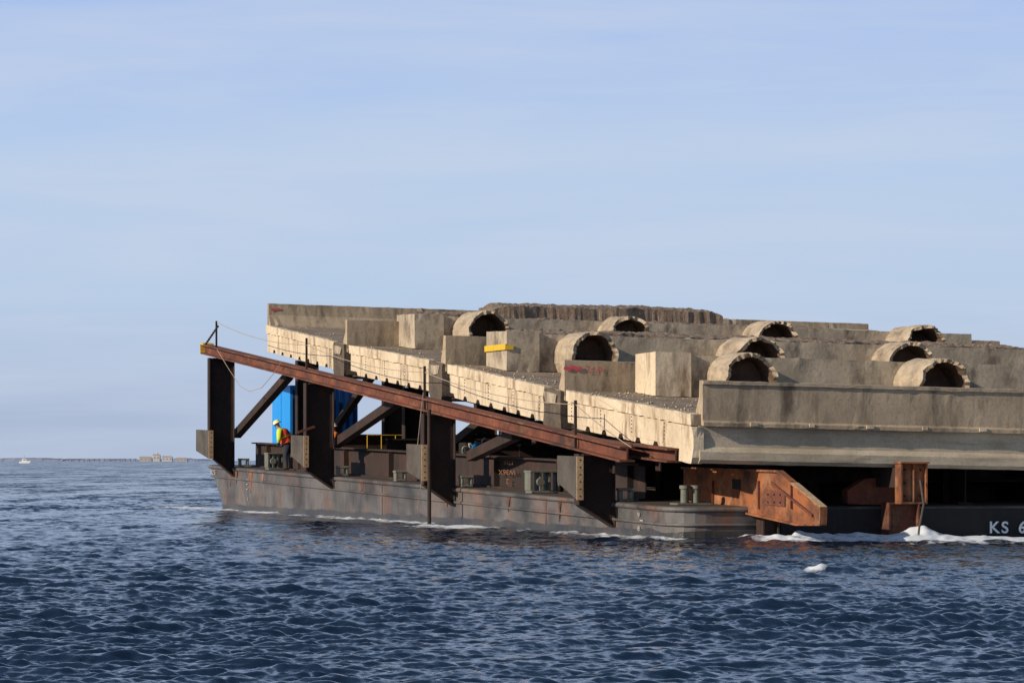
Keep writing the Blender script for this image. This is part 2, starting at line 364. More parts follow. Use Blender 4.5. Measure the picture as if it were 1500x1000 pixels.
d.prism([(b_, a_, deck(a_)-0.004) for b_, a_ in top], (0,0,0.05)); part('deck_plate', d, M['deck'], brg)
def around(off, zoff, r, nm, mt):
    t = MB(); pts = []
    for b_, a_ in outline(off, 0.0)[6:24]:
        pts.append((b_, a_-(0.9*(zoff/-0.5) if a_ > LB/2 else 0)*0.6, deck(a_)+zoff))
    t.tube(pts, r, 8); part(nm, t, mt, brg, smooth=True)
around(0.01, -0.03, 0.07, 'gunwale_pipe', M['hull'])
around(0.02, -0.42, 0.04, 'rub_rail', M['hull'])
bd = MB()
pts = [(b_, a_-(2.7 if a_ > LB/2 else 0)) for b_, a_ in outline(0.03, 0.0)[6:24]]
for i in range(len(pts)-1):
    (b0,a0),(b1,a1) = pts[i], pts[i+1]; N_ = max(1, int(math.hypot(b1-b0,a1-a0)/0.8))
    for j in range(N_):
        q0, q1 = j/N_, (j+1)/N_; c0 = (b0+(b1-b0)*q0, a0+(a1-a0)*q0); c1 = (b0+(b1-b0)*q1, a0+(a1-a0)*q1)
        h0 = 0.22+0.12*mnoise.noise(Vector((c0[0]*0.8,c0[1]*0.8,2))); h1 = 0.22+0.12*mnoise.noise(Vector((c1[0]*0.8,c1[1]*0.8,2)))
        bd.add([(*c0,-0.5),(*c1,-0.5),(*c1,h1),(*c0,h0)], [(0,1,2,3)])
part('waterline_band', bd, M['hull_band'], brg)
t = MB().box(2.9,HW-1.0,-0.10,-0.05,-0.6,deck(0)-0.02); part('front_shade_sheet', t, M['hull_shade'], brg, label='near-black sheet standing in for the shade on the hull front')  # dark sheet added where the hull front lies in the overhang's shadow
for px in (560,800):
    a = A_of(px, 0.0); t = MB().box(-0.02,0.0,a-0.03,a+0.03,0.0,deck(a)-0.1); part('hull_seam', t, M['hull'], brg)
for ch, px, py, s_ in (('9',934,757,0.18),('8',934,777,0.18),('1',362,692,0.22),('1',362,733,0.20)):
    a, z = AZ(px, py, -0.03)
    part('draft_mark', text_mb(ch, s_, (-0.03,a,z), 'side', 0.01, condensed=2.2), M['offwhite'], brg)
for px, y0, y1 in ((362,702,722),(940,762,765)):
    for yy in range(y0, y1, 7):
        a, z = AZ(px, yy, -0.03); part('draft_mark', MB().box(-0.045,-0.03,a-0.12,a+0.12,z-0.015,z+0.02), M['offwhite'], brg)
a, z = AZ(311, 695, -0.1)
for k, ch in enumerate('KS'): part('hull_letter', text_mb(ch, 0.30, (-0.1,a+0.4-k*0.62,z), 'side', 0.01, condensed=2.8), M['offwhite'], brg)
for ch, px in (('K',1448),('S',1466),('6',1491)):
    b, z = BZ(px, 780, -0.12); part('hull_letter', text_mb(ch, 0.42, (b,-0.12,z), 'front', 0.03, condensed=1.08, bold=0.009), M['white'], brg)
for px, mlen, w in ((337,0.32,0.25),(346,0.25,0.30),(367,0.40,0.28),(385,0.2,0.15),(655,0.25,0.2),(900,0.28,0.12),(530,0.2,0.2),(745,0.22,0.15),(820,0.3,0.12)):
    a = A_of(px, -0.02); z = deck(a)-0.10; t = MB()
    t.rough([(a-w,z),(a+w,z),(a+w*0.4,z-mlen),(a+w*0.15,z-mlen*2),(a-w*0.3,z-mlen*1.2)], -0.02, -0.006, 0.01, 0.03, 0.08, px, tilt=False); part('rust_run', t, M['rust_orange'] if px < 400 else M['rust'], brg)
def bitts(px, b, hgt, r, mt, gap=0.55):
    a = A_of(px, b); z = deck(a)+0.05
    t = MB().box(b-0.3,b+gap+0.3,a-0.3,a+0.3,z,z+0.05); base = part('bitt_base', t, mt, brg)
    for k in range(2):
        bb = b+gap*k; t = MB(); t.tube([(bb,a,z+0.05),(bb,a,z+hgt-0.1),(bb,a,z+hgt-0.09),(bb,a,z+hgt)], [r,r*0.95,r*1.25,r*1.25], 16)
        part('bollard', t, mt, brg, smooth=False)
bitts(1003, 0.9, 0.50, 0.11, M['greeniron'], 0.30)
def winch(px, b, w, hgt):
    a = A_of(px, b); z = deck(a)+0.05; t = MB()
    t.box(b,b+w,a-0.3,a+0.3,z,z+0.08).box(b-0.04,b+w+0.04,a-0.34,a+0.34,z+hgt-0.06,z+hgt)
    for k in range(4): t.box(b+k*w/3-0.03,b+k*w/3+0.03,a-0.28,a+0.28,z+0.08,z+hgt-0.06)
    t.tube([(b+w*0.3,a-0.3,z+hgt*0.5),(b+w*0.3,a-0.42,z+hgt*0.5)], 0.12, 12)
    part('mooring_bitt', t, M['greeniron'], brg, bev=0.01)
winch(391, 0.15, 0.55, 0.66); winch(774, 0.15, 0.85, 0.66)
for px in (350,494,578,674,906):
    b = 0.1; a = A_of(px, b); z = deck(a)+0.05; w = 0.38; t = MB()
    t.box(b,b+w,a-0.15,a+0.15,z,z+0.08).box(b,b+0.08,a-0.15,a+0.15,z+0.08,z+0.28).box(b+w-0.08,b+w,a-0.15,a+0.15,z+0.08,z+0.28).box(b-0.02,b+w+0.02,a-0.17,a+0.17,z+0.28,z+0.36)
    part('fairlead', t, M['greeniron'], brg, bev=0.02)

# ------------------------------------------------------------------ spans
END = 0.3; SL = 25.0
SP = [((1018,607),(833,572.5)), ((826,572),(660,534)), ((652,531),(515,506)), ((508,504),(393,477))]
span = []
names = ['nearest concrete bridge span, its long stained parapet and girder facing the viewer',
 'second concrete bridge span from the viewer, red paint 219 on its parapet end',
 'third concrete bridge span from the viewer, bare parapet stub behind the yellow marked block',
 'farthest and highest concrete bridge span, with parapets on both edges']
def zd(i, a):
    an, zn, af, zf = span[i]; return zn+(zf-zn)*(a-an)/(af-an)
for i, (nr, fr) in enumerate(SP):
    an, zn = AZ(*nr, END); af, zf = AZ(*fr, END); zn += TILT*END; zf += TILT*END; span.append((an,zn,af,zf))
    L = lambda a, dz=0: (a, zd(i,a)+dz)
    g = thing('bridge_span', (END, an, zn-1.3), names[i], 'bridge span')
    t = MB(); t.rough([L(an), L(af), L(af,-0.26), L(an,-0.26)], END-0.05, END+SL, 0.4, 0.012, 0.5, i, edge=0.03)
    part('deck_slab', t, M['road'], g)
    t = MB(); t.rough([L(an+(1.5 if i else 0.02),0.015), L(af-0.02,0.015), L(af-0.02,-0.28), L(an+(1.5 if i else 0.02),-0.28)], END-0.10, END+0.12, 0.08, 0.03, 0.15, i+20, edge=0.035, freq=3.2)
    part('slab_edge', t, M['conc_end'], g)
    t = MB(); t.rough([L(an+1.55,-0.27), L(af-0.05,-0.27), L(af-0.05,-0.87), L(an+1.55,-0.87)], END-0.04, END+0.5, 0.25, 0.008, 0.3, i+3)
    ew = part('end_wall', t, M['conc_end'], g)
    a = an+1.6
    while a < af-0.9:
        t = MB(); t.pa([L(a,-0.86), L(a+1.2,-0.86), L(a+1.08,-1.0), L(a+0.12,-1.0)], END-0.03, END+0.5, 1); part('wall_foot', t, M['conc_end'], ew); a += 1.42
    a = an+2.2
    while a < af-0.4:
        for k in range(5):
            z = zd(i,a)-0.36-0.1*k+random.uniform(-.01,.01); t = MB(); t.tube([(END-0.055,a,z),(END+0.0,a,z)], 0.022, 6); part('dowel_hole', t, M['rust_dark'], ew)
        a += 2.6
    for k in range(4):
        a = an+2.6+(af-an-3.4)*k/3; t = MB(); t.rough([L(a-0.25,-0.265), L(a+0.25,-0.265), L(a+0.25,-0.98), L(a-0.25,-0.98)], END+0.52, END+SL-0.2, 2.0, 0.0, 1)
        part('girder', t, M['conc'], g)
    ge = 1.22
    def eg(b0, b1, mt, sd_, nm):
        t = MB(); t.rough([L(an-0.02,-0.265), L(an+1.5,-0.265), L(an+1.5,-ge+0.12), L(an+1.36,-ge), L(an+0.02,-ge), L(an-0.10,-ge+0.10), L(an-0.10,-ge+0.30), L(an+0.02,-ge+0.42), L(an+0.02,-0.55)], b0, b1, 0.4, 0.004, 0.3, sd_, edge=0.01)
        return part(nm, t, mt, g)
    if i == 0:
        eg(END+0.10, END+SL, M['conc_grey'], 7, 'edge_girder')
        t = MB(); t.rough([L(an-0.04,-0.30), L(an+1.53,-0.30), L(an+1.53,-ge+0.15), L(an+1.3,-ge-0.02), L(an+0.10,-ge-0.02), L(an-0.06,-ge+0.14)], END-0.06, END+0.22, 0.08, 0.02, 0.2, 5, edge=0.04)
        part('girder_end', t, M['conc_end'], g)
    else:
        eg(END+0.2, END+SL, M['conc'], 7+i, 'edge_girder')
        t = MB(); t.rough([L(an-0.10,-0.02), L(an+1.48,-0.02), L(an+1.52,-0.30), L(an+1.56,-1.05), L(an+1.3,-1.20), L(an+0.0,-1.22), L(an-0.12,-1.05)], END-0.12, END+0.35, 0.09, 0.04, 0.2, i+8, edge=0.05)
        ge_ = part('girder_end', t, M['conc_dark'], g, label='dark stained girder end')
        t = MB(); t.rough([L(an+0.15,-0.12), L(an+1.35,-0.10), L(an+1.2,-0.42), L(an+0.3,-0.38)], END-0.17, END-0.10, 0.05, 0.04, 0.15, i+4, edge=0.03); part('pale_patch', t, M['conc_cap'], ge_)
    ph = 0.86
    prof = [L(an-0.14,ph), L(an+0.10,ph), L(an+0.14,ph*0.5), L(an+0.40,0.10), L(an+0.42,-0.02), L(an+0.1,-0.258), L(an-0.20,-0.27), L(an-0.20,-0.18), L(an-0.12,-0.13)]
    if i == 0: prof = [L(an-0.17,ph), L(an+0.10,ph), L(an+0.14,ph*0.5), L(an+0.40,0.10), L(an+0.42,-0.02), L(an+0.1,-0.258), L(an-0.20,-0.27), L(an-0.20,-0.18), L(an-0.12,-0.13), L(an-0.12,ph-0.10), L(an-0.17,ph-0.08)]
    pb = END+0.16 if i == 0 else END-0.02
    t = MB(); t.rough(prof, pb, END+SL+0.01, 0.16, 0.004, 0.3, i+40, edge=0.022)
    par = part('parapet', t, M['conc_edge'], g)
    if i == 0:
        for px in (1100,1270,1435,1185,1350):
            b = B_of(px, an); t = MB(); w = 0.07 if px in (1185,1350) else 0.1
            z = zd(0,an)-0.2-TILT*b; t.rough([(an-0.23,z+0.03),(an-0.19,z+0.03),(an-0.19,z-0.06),(an-0.23,z-0.05)], b-w, b+w, 0.05, 0.01, 0.05, px, tilt=False)
            part('lifting_stub', t, M['conc_end'], g)
    if i == 3:
        t = MB(); fp = [L(af+0.14,ph), L(af-0.10,ph), L(af-0.14,ph*0.5), L(af-0.40,0.05), L(af-0.42,-0.02), L(af-0.1,-0.25), L(af+0.2,-0.25)]
        t.rough(fp, END, END+SL, 0.16, 0.004, 0.3, 77, edge=0.03); fpar = part('parapet', t, M['conc_edge'], g)
        for q_ in range(4):
            t = MB(); bb = END+0.12+q_*0.09+random.uniform(-.02,.02); z = zd(3,af)+0.60+random.uniform(-0.08,0.05); aa = af-0.135
            t.prism([(bb-0.05,aa,z-0.04),(bb+0.04,aa,z-0.05),(bb+0.05,aa,z+0.04),(bb-0.03,aa,z+0.05)], (0,-0.01-0.002*q_,0)); part('paint_mark', t, M['redpaint'], fpar)
    if i == 1:
        aa = an-0.165; top = zd(1,an)+ph
        for k, ch in enumerate('219'):
            b = B_of(858, aa)+k*0.18; z = top-TILT*b-0.34-0.01*k
            part('paint_digit', text_mb(ch, 0.27, (b,aa,z), 'front', 0.005, condensed=1.15), M['redpaint'], par)
        for q_ in range(6):
            bb = B_of(829+q_*4.0, aa); zz = top-TILT*bb-0.23+random.uniform(-.05,.05); t = MB()
            t.prism([(bb-0.07,aa,zz-0.04),(bb+0.06,aa,zz-0.06),(bb+0.08,aa,zz+0.02),(bb+0.01,aa,zz+0.06),(bb-0.05,aa,zz+0.04)], (0,-0.004-0.001*q_,0))
            part('paint_mark', t, M['redpaint'], par)

# ------------------------------------------------------------------ bent caps with cut hollow piles
def stub(par, b, a_face, length, zc, r, seed, mt):
    t = MB(); n = 56; rings = []
    for (da, rr) in ((0.0,r*1.03),(-length*0.2,r*1.01),(-length*0.4,r),(-length*0.6,r*1.01),(-length*0.8,r),(-length*0.93,r*0.99),(-length,r*0.97)):
        ring_ = []
        for k in range(n):
            an_ = 2*math.pi*k/n; q3 = Vector((math.cos(an_)*2.5, math.sin(an_)*2.5, seed+da*1.5)); wob = 1+0.04*mnoise.noise(q3)+0.025*mnoise.noise(q3*3)
            dd = da*(1+(0.20*mnoise.noise(Vector((math.cos(an_)*2,math.sin(an_)*2,seed)))+0.10*mnoise.noise(Vector((math.cos(an_)*7,math.sin(an_)*7,seed+da))) if da < -length*0.75 else 0))
            ring_.append((b+rr*wob*math.cos(an_), a_face+dd, zc+rr*wob*math.sin(an_)))
        rings.append(ring_)
    R_ = len(rings)
    t.add([p for l in rings for p in l], [(i*n+k,i*n+(k+1)%n,(i+1)*n+(k+1)%n,(i+1)*n+k) for i in range(R_-1) for k in range(n)])
    rim = rings[-1]; inner = []
    for k, p in enumerate(rim):
        an_ = 2*math.pi*k/n; ri = r*(0.83+0.06*mnoise.noise(Vector((math.cos(an_)*2,math.sin(an_)*2,seed+30)))+0.035*mnoise.noise(Vector((math.cos(an_)*8,math.sin(an_)*8,seed+30))))
        inner.append((b+ri*math.cos(an_), p[1]+0.05+0.09*mnoise.noise(Vector((k*0.6,seed,9))), zc+ri*math.sin(an_)))
    t.add(rim+inner, [(k,(k+1)%n,(k+1)%n+n,k+n) for k in range(n)])
    st = part('pile_stub', t, mt, par, smooth=False)
    u = MB(); dp = 0.55*length; back = [(b+r*0.78*math.cos(2*math.pi*k/n), a_face-length+dp+0.15*mnoise.noise(Vector((k*0.7,seed,1))), zc+r*0.78*math.sin(2*math.pi*k/n)) for k in range(n)]
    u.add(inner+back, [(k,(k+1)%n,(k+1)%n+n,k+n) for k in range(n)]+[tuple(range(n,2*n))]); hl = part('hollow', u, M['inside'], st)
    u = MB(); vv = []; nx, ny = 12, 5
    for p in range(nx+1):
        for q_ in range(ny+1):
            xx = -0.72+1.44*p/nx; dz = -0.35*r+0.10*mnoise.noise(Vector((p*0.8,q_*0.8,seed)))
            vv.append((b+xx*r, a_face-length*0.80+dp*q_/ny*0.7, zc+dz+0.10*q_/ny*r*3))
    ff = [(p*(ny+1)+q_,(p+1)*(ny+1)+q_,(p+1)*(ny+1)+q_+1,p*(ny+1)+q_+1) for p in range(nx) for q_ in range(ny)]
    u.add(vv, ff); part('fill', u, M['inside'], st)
CAPS = [(0, 8.0, 963, 1.5, [1103,1380], 'pile cap on the nearest span: long concrete beam with two big hollow pile stubs showing'),
        (1, 19.2, 745, 2.0, [870,1108,1338], 'pile cap on the second span, yellow paint band on its left end block'),
        (2, 33.2, 610, 2.2, [712,925,1138,1350], 'pile cap on the third span, the leftmost of the three end blocks')]
for i, a0, pxl, dep, st, lab in CAPS:
    b0 = B_of(pxl, a0); zb = zd(i, a0)+0.02; g = thing('pile_cap', (b0,a0,zb-TILT*b0), lab, 'pile cap')
    zb2 = zd(i, a0+dep)+0.02
    t = MB(); t.rough([(a0,zb),(a0,zb+1.14),(a0+dep,zb2+1.05),(a0+dep,zb2)], b0, b0+(20 if i == 0 else 21), 0.2, 0.008, 0.3, i+60, edge=0.03)
    cb = part('cap_beam', t, M['conc_cap'], g)
    t = MB(); bw = 0.95; t.rough([(a0-0.13,zb-0.02),(a0-0.13,zb+1.20),(a0+dep+0.1,zb2+1.08),(a0+dep+0.1,zb2)], b0-0.10, b0+bw, 0.15, 0.012, 0.25, i+70, edge=0.03)
    part('end_block', t, M['conc_end'] if i == 0 else M['conc_cap'], g, label='paler square end block of the cap beam')
    for k, px in enumerate(st):
        b = B_of(px, a0-1.6); stub(g, b, a0+0.05, 1.8+0.25*((k*7+i)%3-1), zb+(0.46 if i < 2 else 0.56)-TILT*b, 0.76, k+i*10, M['crust'])
    if i == 1:
        z = zb+0.72-TILT*b0; t = MB().box(b0-0.16,b0-0.125,a0-0.16,a0+dep+0.12,z-0.09,z+0.09).box(b0-0.16,b0+0.10,a0-0.185,a0-0.15,z-0.09,z+0.05)
        part('yellow_band', t, M['yellow'], g)
def rubble(i, a0, dep, px0, px1, y0, y1, lab, seed, amp=0.12, cat='broken slab', back=0.0):
    b0, z0 = BZ(px0, y0, a0); b1, z1 = BZ(px1, y1, a0); nb = int((b1-b0)/0.11); na = max(5, int(dep/0.14)); t = MB(); vs = []
    for p in range(nb+1):
        for q_ in range(na+1):
            b = b0+(b1-b0)*p/nb; a = a0+dep*q_/na; z = z0+(z1-z0)*p/nb+(0.083*dep+back)*q_/na
            nv = mnoise.fractal(Vector((b*3.2+seed*9, a*3.2, seed)), 0.5, 2.2, 5)*amp+mnoise.noise(Vector((b*0.33, seed, 0)))*amp*0.7
            nv += 0.03*round(2*mnoise.noise(Vector((b*0.5, a*0.5, seed+4))))
            ends = min(p, nb-p)*0.11; nv -= max(0, 1-ends/0.7)**2*0.2
            ex = mnoise.noise(Vector((a*1.5, seed, 5)))*0.5 if p in (0, nb) else 0
            ey = mnoise.noise(Vector((b*0.7, seed, 7)))*0.2+mnoise.noise(Vector((b*4.3, seed, 7)))*0.05 if q_ in (0, na) else 0
            vs.append((b+ex, a+ey, z+nv))
    fs = [(p*(na+1)+q_, (p+1)*(na+1)+q_, (p+1)*(na+1)+q_+1, p*(na+1)+q_+1) for p in range(nb) for q_ in range(na)]
    bnd = [p*(na+1) for p in range(nb+1)]+[nb*(na+1)+q_ for q_ in range(1,na+1)]+[p*(na+1)+na for p in range(nb-1,-1,-1)]+[q_ for q_ in range(na-1,0,-1)]
    n0 = len(vs)
    for k in bnd: vs.append((vs[k][0]+mnoise.noise(Vector((k*1.1,seed,1)))*0.05, vs[k][1]+mnoise.noise(Vector((k*0.37,seed,2)))*0.12, zd(i, vs[k][1])-TILT*vs[k][0]+0.01))
    m_ = len(bnd); fs += [(bnd[k], bnd[(k+1)%m_], n0+(k+1)%m_, n0+k) for k in range(m_)]
    t.add(vs, fs); return solo('broken_slab', t, M['rubble'], (b0,a0,zd(i,a0)), lab, cat)
rubble(2, 25.4, 2.8, 766, 1540, 486, 512, 'long brown strip of broken concrete just behind the yellow banded pile cap', 1, amp=0.055)
rubble(3, 38.0, 2.4, 742, 1235, 469, 483, 'rough brown slab strip right behind the third pile cap', 2, amp=0.05)
rubble(3, 44.8, 1.8, 722, 1062, 448, 456, 'highest rough topped slab, standing against the far parapet and the sky', 3, amp=0.055, back=0.05)
rubble(3, 43.6, 2.0, 604, 724, 460, 462, 'small low heap of broken concrete near the far left parapet', 4, amp=0.06)
a_ = 43.9; b0 = B_of(1080, a_); zb = zd(3, a_)
t = MB(); t.rough([(a_,zb),(a_,zb+0.74),(a_+1.2,zb+0.84),(a_+1.2,zb)], b0, B_of(1290,a_), 0.2, 0.012, 0.3, 91, edge=0.05)
solo('concrete_beam', t, M['conc_cap'], (b0,a_,zb-TILT*b0), 'squared pale concrete beam at the far right end of the topmost span', 'concrete beam')
t = MB()
for k in range(700):
    i = random.choice((0,0,0,1,1,2,3)); an, _, af, _ = span[i]; a = random.uniform(an+0.5, af-0.3); b = END+random.expovariate(0.35)
    if b > 14: continue
    s_ = random.uniform(0.015,0.045)*(1.5 if random.random() < 0.08 else 1); z = zd(i,a)-TILT*b+s_*0.3
    vv = [(b+s_*x*random.uniform(.6,1.3), a+s_*y*random.uniform(.6,1.3), z+s_*w*random.uniform(.5,1.1)) for x, y, w in ((1,0,0),(-1,0,0),(0,1,0),(0,-1,0),(0,0,1),(0,0,-.5))]
    t.add(vv, [(0,2,4),(2,1,4),(1,3,4),(3,0,4),(2,0,5),(1,2,5),(3,1,5),(0,3,5)])
solo('concrete_debris', t, M['conc_cap'], (2,10,3.5), 'loose crumbs of broken concrete scattered over the span decks', 'debris', kind='stuff')

# ------------------------------------------------------------------ rusty support frames
PA = [52.9, 36.1, 20.3, 4.7]
a0, z0 = AZ(301, 511, -0.5); a1, z1 = AZ(919, 665, -0.5)
def rz(a): return z0+(z1-z0)*(a-a0)/(a1-a0)
fr = thing('support_frame', (-0.5,PA[3],deck(PA[3])), 'outer rusty steel frame, its sloping beam carrying the span ends on four posts', 'steel frame', None)
t = MB(); t.ibeam((-0.5,a0,z0),(-0.5,a1,z1), 0.42, 0.40, 0.05, 0.05); rb = part('rail_beam', t, M['rust'], fr)
part('painted_tip', MB().obox((-0.5,a0,z0+0.20),(-0.5,a0-0.6,z0+0.20-0.05),0.44,0.06,oh=0.02), M['yellow'], rb)
part('painted_tip', MB().box(-0.715,-0.285,a0,a0+0.02,z0-0.20,z0+0.22), M['yellow'], rb)
a2, z2 = AZ(835, 648, 0.0); a3, z3 = AZ(982, 664, 0.0)
t = MB(); t.ibeam((0.15,a2,z2),(0.15,a3,z3-0.05), 0.5, 0.36); part('end_beam', t, M['rust'], fr)
LOW = [(1.37,2.2),(1.0,1.65),(0.6,1.25),(0.24,0.82)]
for j, a in enumerate(PA):
    zt = rz(a)-0.20; lo, hi = LOW[j]; t = MB()
    t.pb([(-1.0,zt),(-0.04,zt),(-0.04,lo),(-1.0,hi)], a-0.02, a+0.02)
    t.box(-1.04,-1.0,a-0.2,a+0.2,hi,zt); t.box(-0.04,-0.012,a-0.2,a+0.2,lo,zt)
    t.obox((-1.0,a,hi),(-0.04,a,lo),0.36,0.04,side=(0,1,0))
    t.box(-0.9,-0.1,a-0.19,a+0.19,zt-0.045,zt-0.005)
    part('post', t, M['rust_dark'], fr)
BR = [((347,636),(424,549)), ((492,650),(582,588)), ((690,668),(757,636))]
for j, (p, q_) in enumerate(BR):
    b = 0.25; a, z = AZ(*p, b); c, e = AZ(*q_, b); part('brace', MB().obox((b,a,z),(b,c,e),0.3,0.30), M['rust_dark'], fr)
for j, (pl, pr, yt, yl, yr) in enumerate([(287,306,629,660,672),(426,445,637,668,684),(595,618,650,690,704),(816,845,667,706,732)]):
    b = -1.2; poly = [AZ(pl,yt,b), AZ(pr,yt+1,b), AZ(pr,yr,b), AZ(pl,yl,b)]
    t = MB().pa(poly, b, b+0.12); fb_ = part('fender', t, M['fender'], fr, bev=0.01)
    a = poly[1][0]; t = MB().box(b-0.01,b+0.17,a-0.04,a-0.005,poly[2][1],poly[1][1]); fl = part('flange', t, M['flange'], fb_)
    nh = 6
    for k in range(nh):
        z = poly[2][1]+(poly[1][1]-poly[2][1])*(k+0.5)/nh
        t = MB().tube([(b+0.08,a-0.046,z),(b+0.08,a-0.036,z)], 0.022, 8); part('bolt_hole', t, M['black'], fb_)
for px, y0_, y1_ in ((317,470,507),(449,495,540),(622,536,600),(843,586,650)):
    b = -0.62; a = A_of(px, b); t = MB(); t.box(b-0.035,b+0.035,a-0.035,a+0.035,Z_of(y1_,a,b)-0.1,Z_of(y0_,a,b)); part('stanchion', t, M['rust_dark'], fr)
a = A_of(627, -1.05); t = MB().tube([(-1.12,a-0.4,-1.0),(-1.12,a-0.4,Z_of(600,a,-1.1))], 0.06, 10); part('guide_pipe', t, M['rust_dark'], fr)
def inner_frame(b, lab, nose=True):
    g = thing('support_frame', (b,PA[3],deck(PA[3])), lab, 'steel frame')
    t = MB()
    L0, L1 = 54.5, 1.0; zz0 = zd(3,48)-1.02-TILT*b+0.083*6.5-0.3; zz1 = span[0][1]-1.28-TILT*b-0.14+0.083*1.8
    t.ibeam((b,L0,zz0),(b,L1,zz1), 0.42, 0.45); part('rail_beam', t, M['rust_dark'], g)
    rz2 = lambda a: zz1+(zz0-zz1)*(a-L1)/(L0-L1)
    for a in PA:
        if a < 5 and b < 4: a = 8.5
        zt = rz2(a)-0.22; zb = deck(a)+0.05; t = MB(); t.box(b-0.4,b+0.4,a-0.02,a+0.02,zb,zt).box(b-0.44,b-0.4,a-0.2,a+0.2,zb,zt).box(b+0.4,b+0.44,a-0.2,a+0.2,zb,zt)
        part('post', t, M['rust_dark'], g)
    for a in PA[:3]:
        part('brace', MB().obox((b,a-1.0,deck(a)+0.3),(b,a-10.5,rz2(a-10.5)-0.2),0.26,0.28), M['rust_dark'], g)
    return g
LB_ = ['second rusty frame, just behind the outer one, with the orange nose past the barge corner',
       'third rusty frame, its square orange end block showing under the nearest span',
       'rusty frame in the dark under the spans, right of the square orange end block',
       'rusty frame in the shade beneath the spans above the white hull letters']
fg = [inner_frame(b, LB_[k]) for k, b in enumerate((3.0, 6.6, 10.5, 15.0))]
b = 2.0; NP = ((1000,685),(1140,690),(1204,744),(1203,768),(1168,768),(1000,730)); poly = [AZ(x,y,b) for x, y in NP]
t = MB().pa(poly, b+0.02, b+0.10)
no = part('beam_nose', t, M['rust_orange'], fg[0])
for q0, q1 in ((0,1),(1,2),(2,3),(4,5),(3,4)):
    t = MB().obox((b+0.04,*poly[q0]),(b+0.04,*poly[q1]),0.18,0.05); part('nose_flange', t, M['rust_orange'], no)
for px in (1045,1112,1160):
    a = A_of(px, b); t = MB().box(b-0.04,b+0.02,a-0.02,a+0.02,Z_of(745,a,b),Z_of(704,a,b)); part('stiffener', t, M['rust'], no)
p_, q_ = Vector((b,*poly[1])), Vector((b,*poly[2])); t = MB().obox(p_.lerp(q_,-0.15)-Vector((0,0,0.42)),p_.lerp(q_,0.80)-Vector((0,0,0.36)),0.08,0.06); part('inclined_rib', t, M['rust'], no)
a0_, z0_ = AZ(1120, 716, b); a1_, z1_ = AZ(1150, 742, b)
t = MB().pa([(a0_,z0_),(a1_,z0_-0.08),(a1_,z1_),(a0_,z1_+0.05)], b-0.01, b+0.015); part('patch_plate', t, M['rust'], no)
for k in range(6):
    aa = a0_+(a1_-a0_)*(0.2+0.3*(k%3)); zz = z1_+(z0_-z1_)*(0.25+0.45*(k//3)); part('bolt', MB().tube([(b-0.035,aa,zz),(b-0.012,aa,zz)],0.03,6), M['rust_dark'], no)
t = MB(); a, z = AZ(1078, 710, b); t.pa([(a-0.3,z-0.12),(a+0.3,z-0.10),(a+0.3,z+0.16),(a-0.3,z+0.14)], b+0.008, b+0.018); part('cut_opening', t, M['black'], no)
p_, q_ = Vector((b+0.04,*poly[1])), Vector((b+0.04,*poly[2])); t = MB().obox(p_.lerp(q_,0.35),p_.lerp(q_,1.0),0.185,0.012,oh=0.032); part('worn_paint', t, M['flange'], no)
a = -1.9; b0, zt = BZ(1320, 679, a); b1, _ = BZ(1359, 679, a); _, zb = BZ(1313, 738, a)
t = MB().box(b0,b0+0.05,a,a+0.4,zb,zt).box(b1-0.05,b1,a,a+0.4,zb,zt).box(b0+0.05,b1-0.05,a+0.12,a+0.15,zb,zt).box(b0-0.03,b1+0.03,a-0.06,a+0.4,zt,zt+0.05).box(b0+0.05,b1-0.05,a,a+0.12,zb,zb+0.05)
t.box((b0+b1)/2-0.02,(b0+b1)/2+0.02,a+0.02,a+0.12,zb+0.05,zt)
eb = part('end_block', t, M['rust_orange'], fg[1], bev=0.008)
for k in range(6):
    bb = b0+0.15+(b1-b0-0.3)*(k%2); zz = zb+0.2+(zt-zb-0.35)*(k//2)/2; part('bolt', MB().tube([(bb,a+0.08,zz),(bb,a+0.13,zz)],0.03,6), M['rust_dark'], eb)
b0_, z_ = BZ(1235, 712, 0.5); b1_, _ = BZ(1320, 700, 0.5)
t = MB().pb([(b0_,z_-0.1),(b0_+0.5,z_+0.2),(b1_,z_+0.25),(b1_,z_-0.5),(b0_,z_-0.45)], 0.2, 0.6); part('end_girder', t, M['rust'], fg[1])
t = MB().obox((b0+0.3,0.5,zt-0.35),(b0+0.3,a+0.3,zt-0.35),0.2,0.5); part('arm', t, M['rust_dark'], fg[1])
t = MB().tube([(b0+0.5,a-0.05,zb+0.6),(b0+0.55,a-0.15,zb),(b0+0.45,a-0.1,zb-0.6),(b0+0.40,a-0.1,zb-1.0)], 0.03, 8); part('hose', t, M['fender'], fg[1])
for px0, px1, yt, mt, lb_ in ((1116,1140,756,'rust_dark','dark rusty plate hanging down the hull under the orange beam nose'),(1300,1345,738,'rust','dark rusty plate hanging in the foam under the square orange end block')):
    b0, z = BZ(px0, yt, -0.5); b1, _ = BZ(px1, yt, -0.5)
    t = MB().box(b0,b1,-0.42,-0.38,-0.8,z).box(b0,b0+0.04,-0.6,-0.1,-0.8,z).box(b1-0.04,b1,-0.6,-0.1,-0.8,z).box(b0,b1,-0.6,-0.1,z,z+0.04)
    solo('hanging_plate', t, M[mt], ((b0+b1)/2,-0.4,z), lb_, 'steel plate')
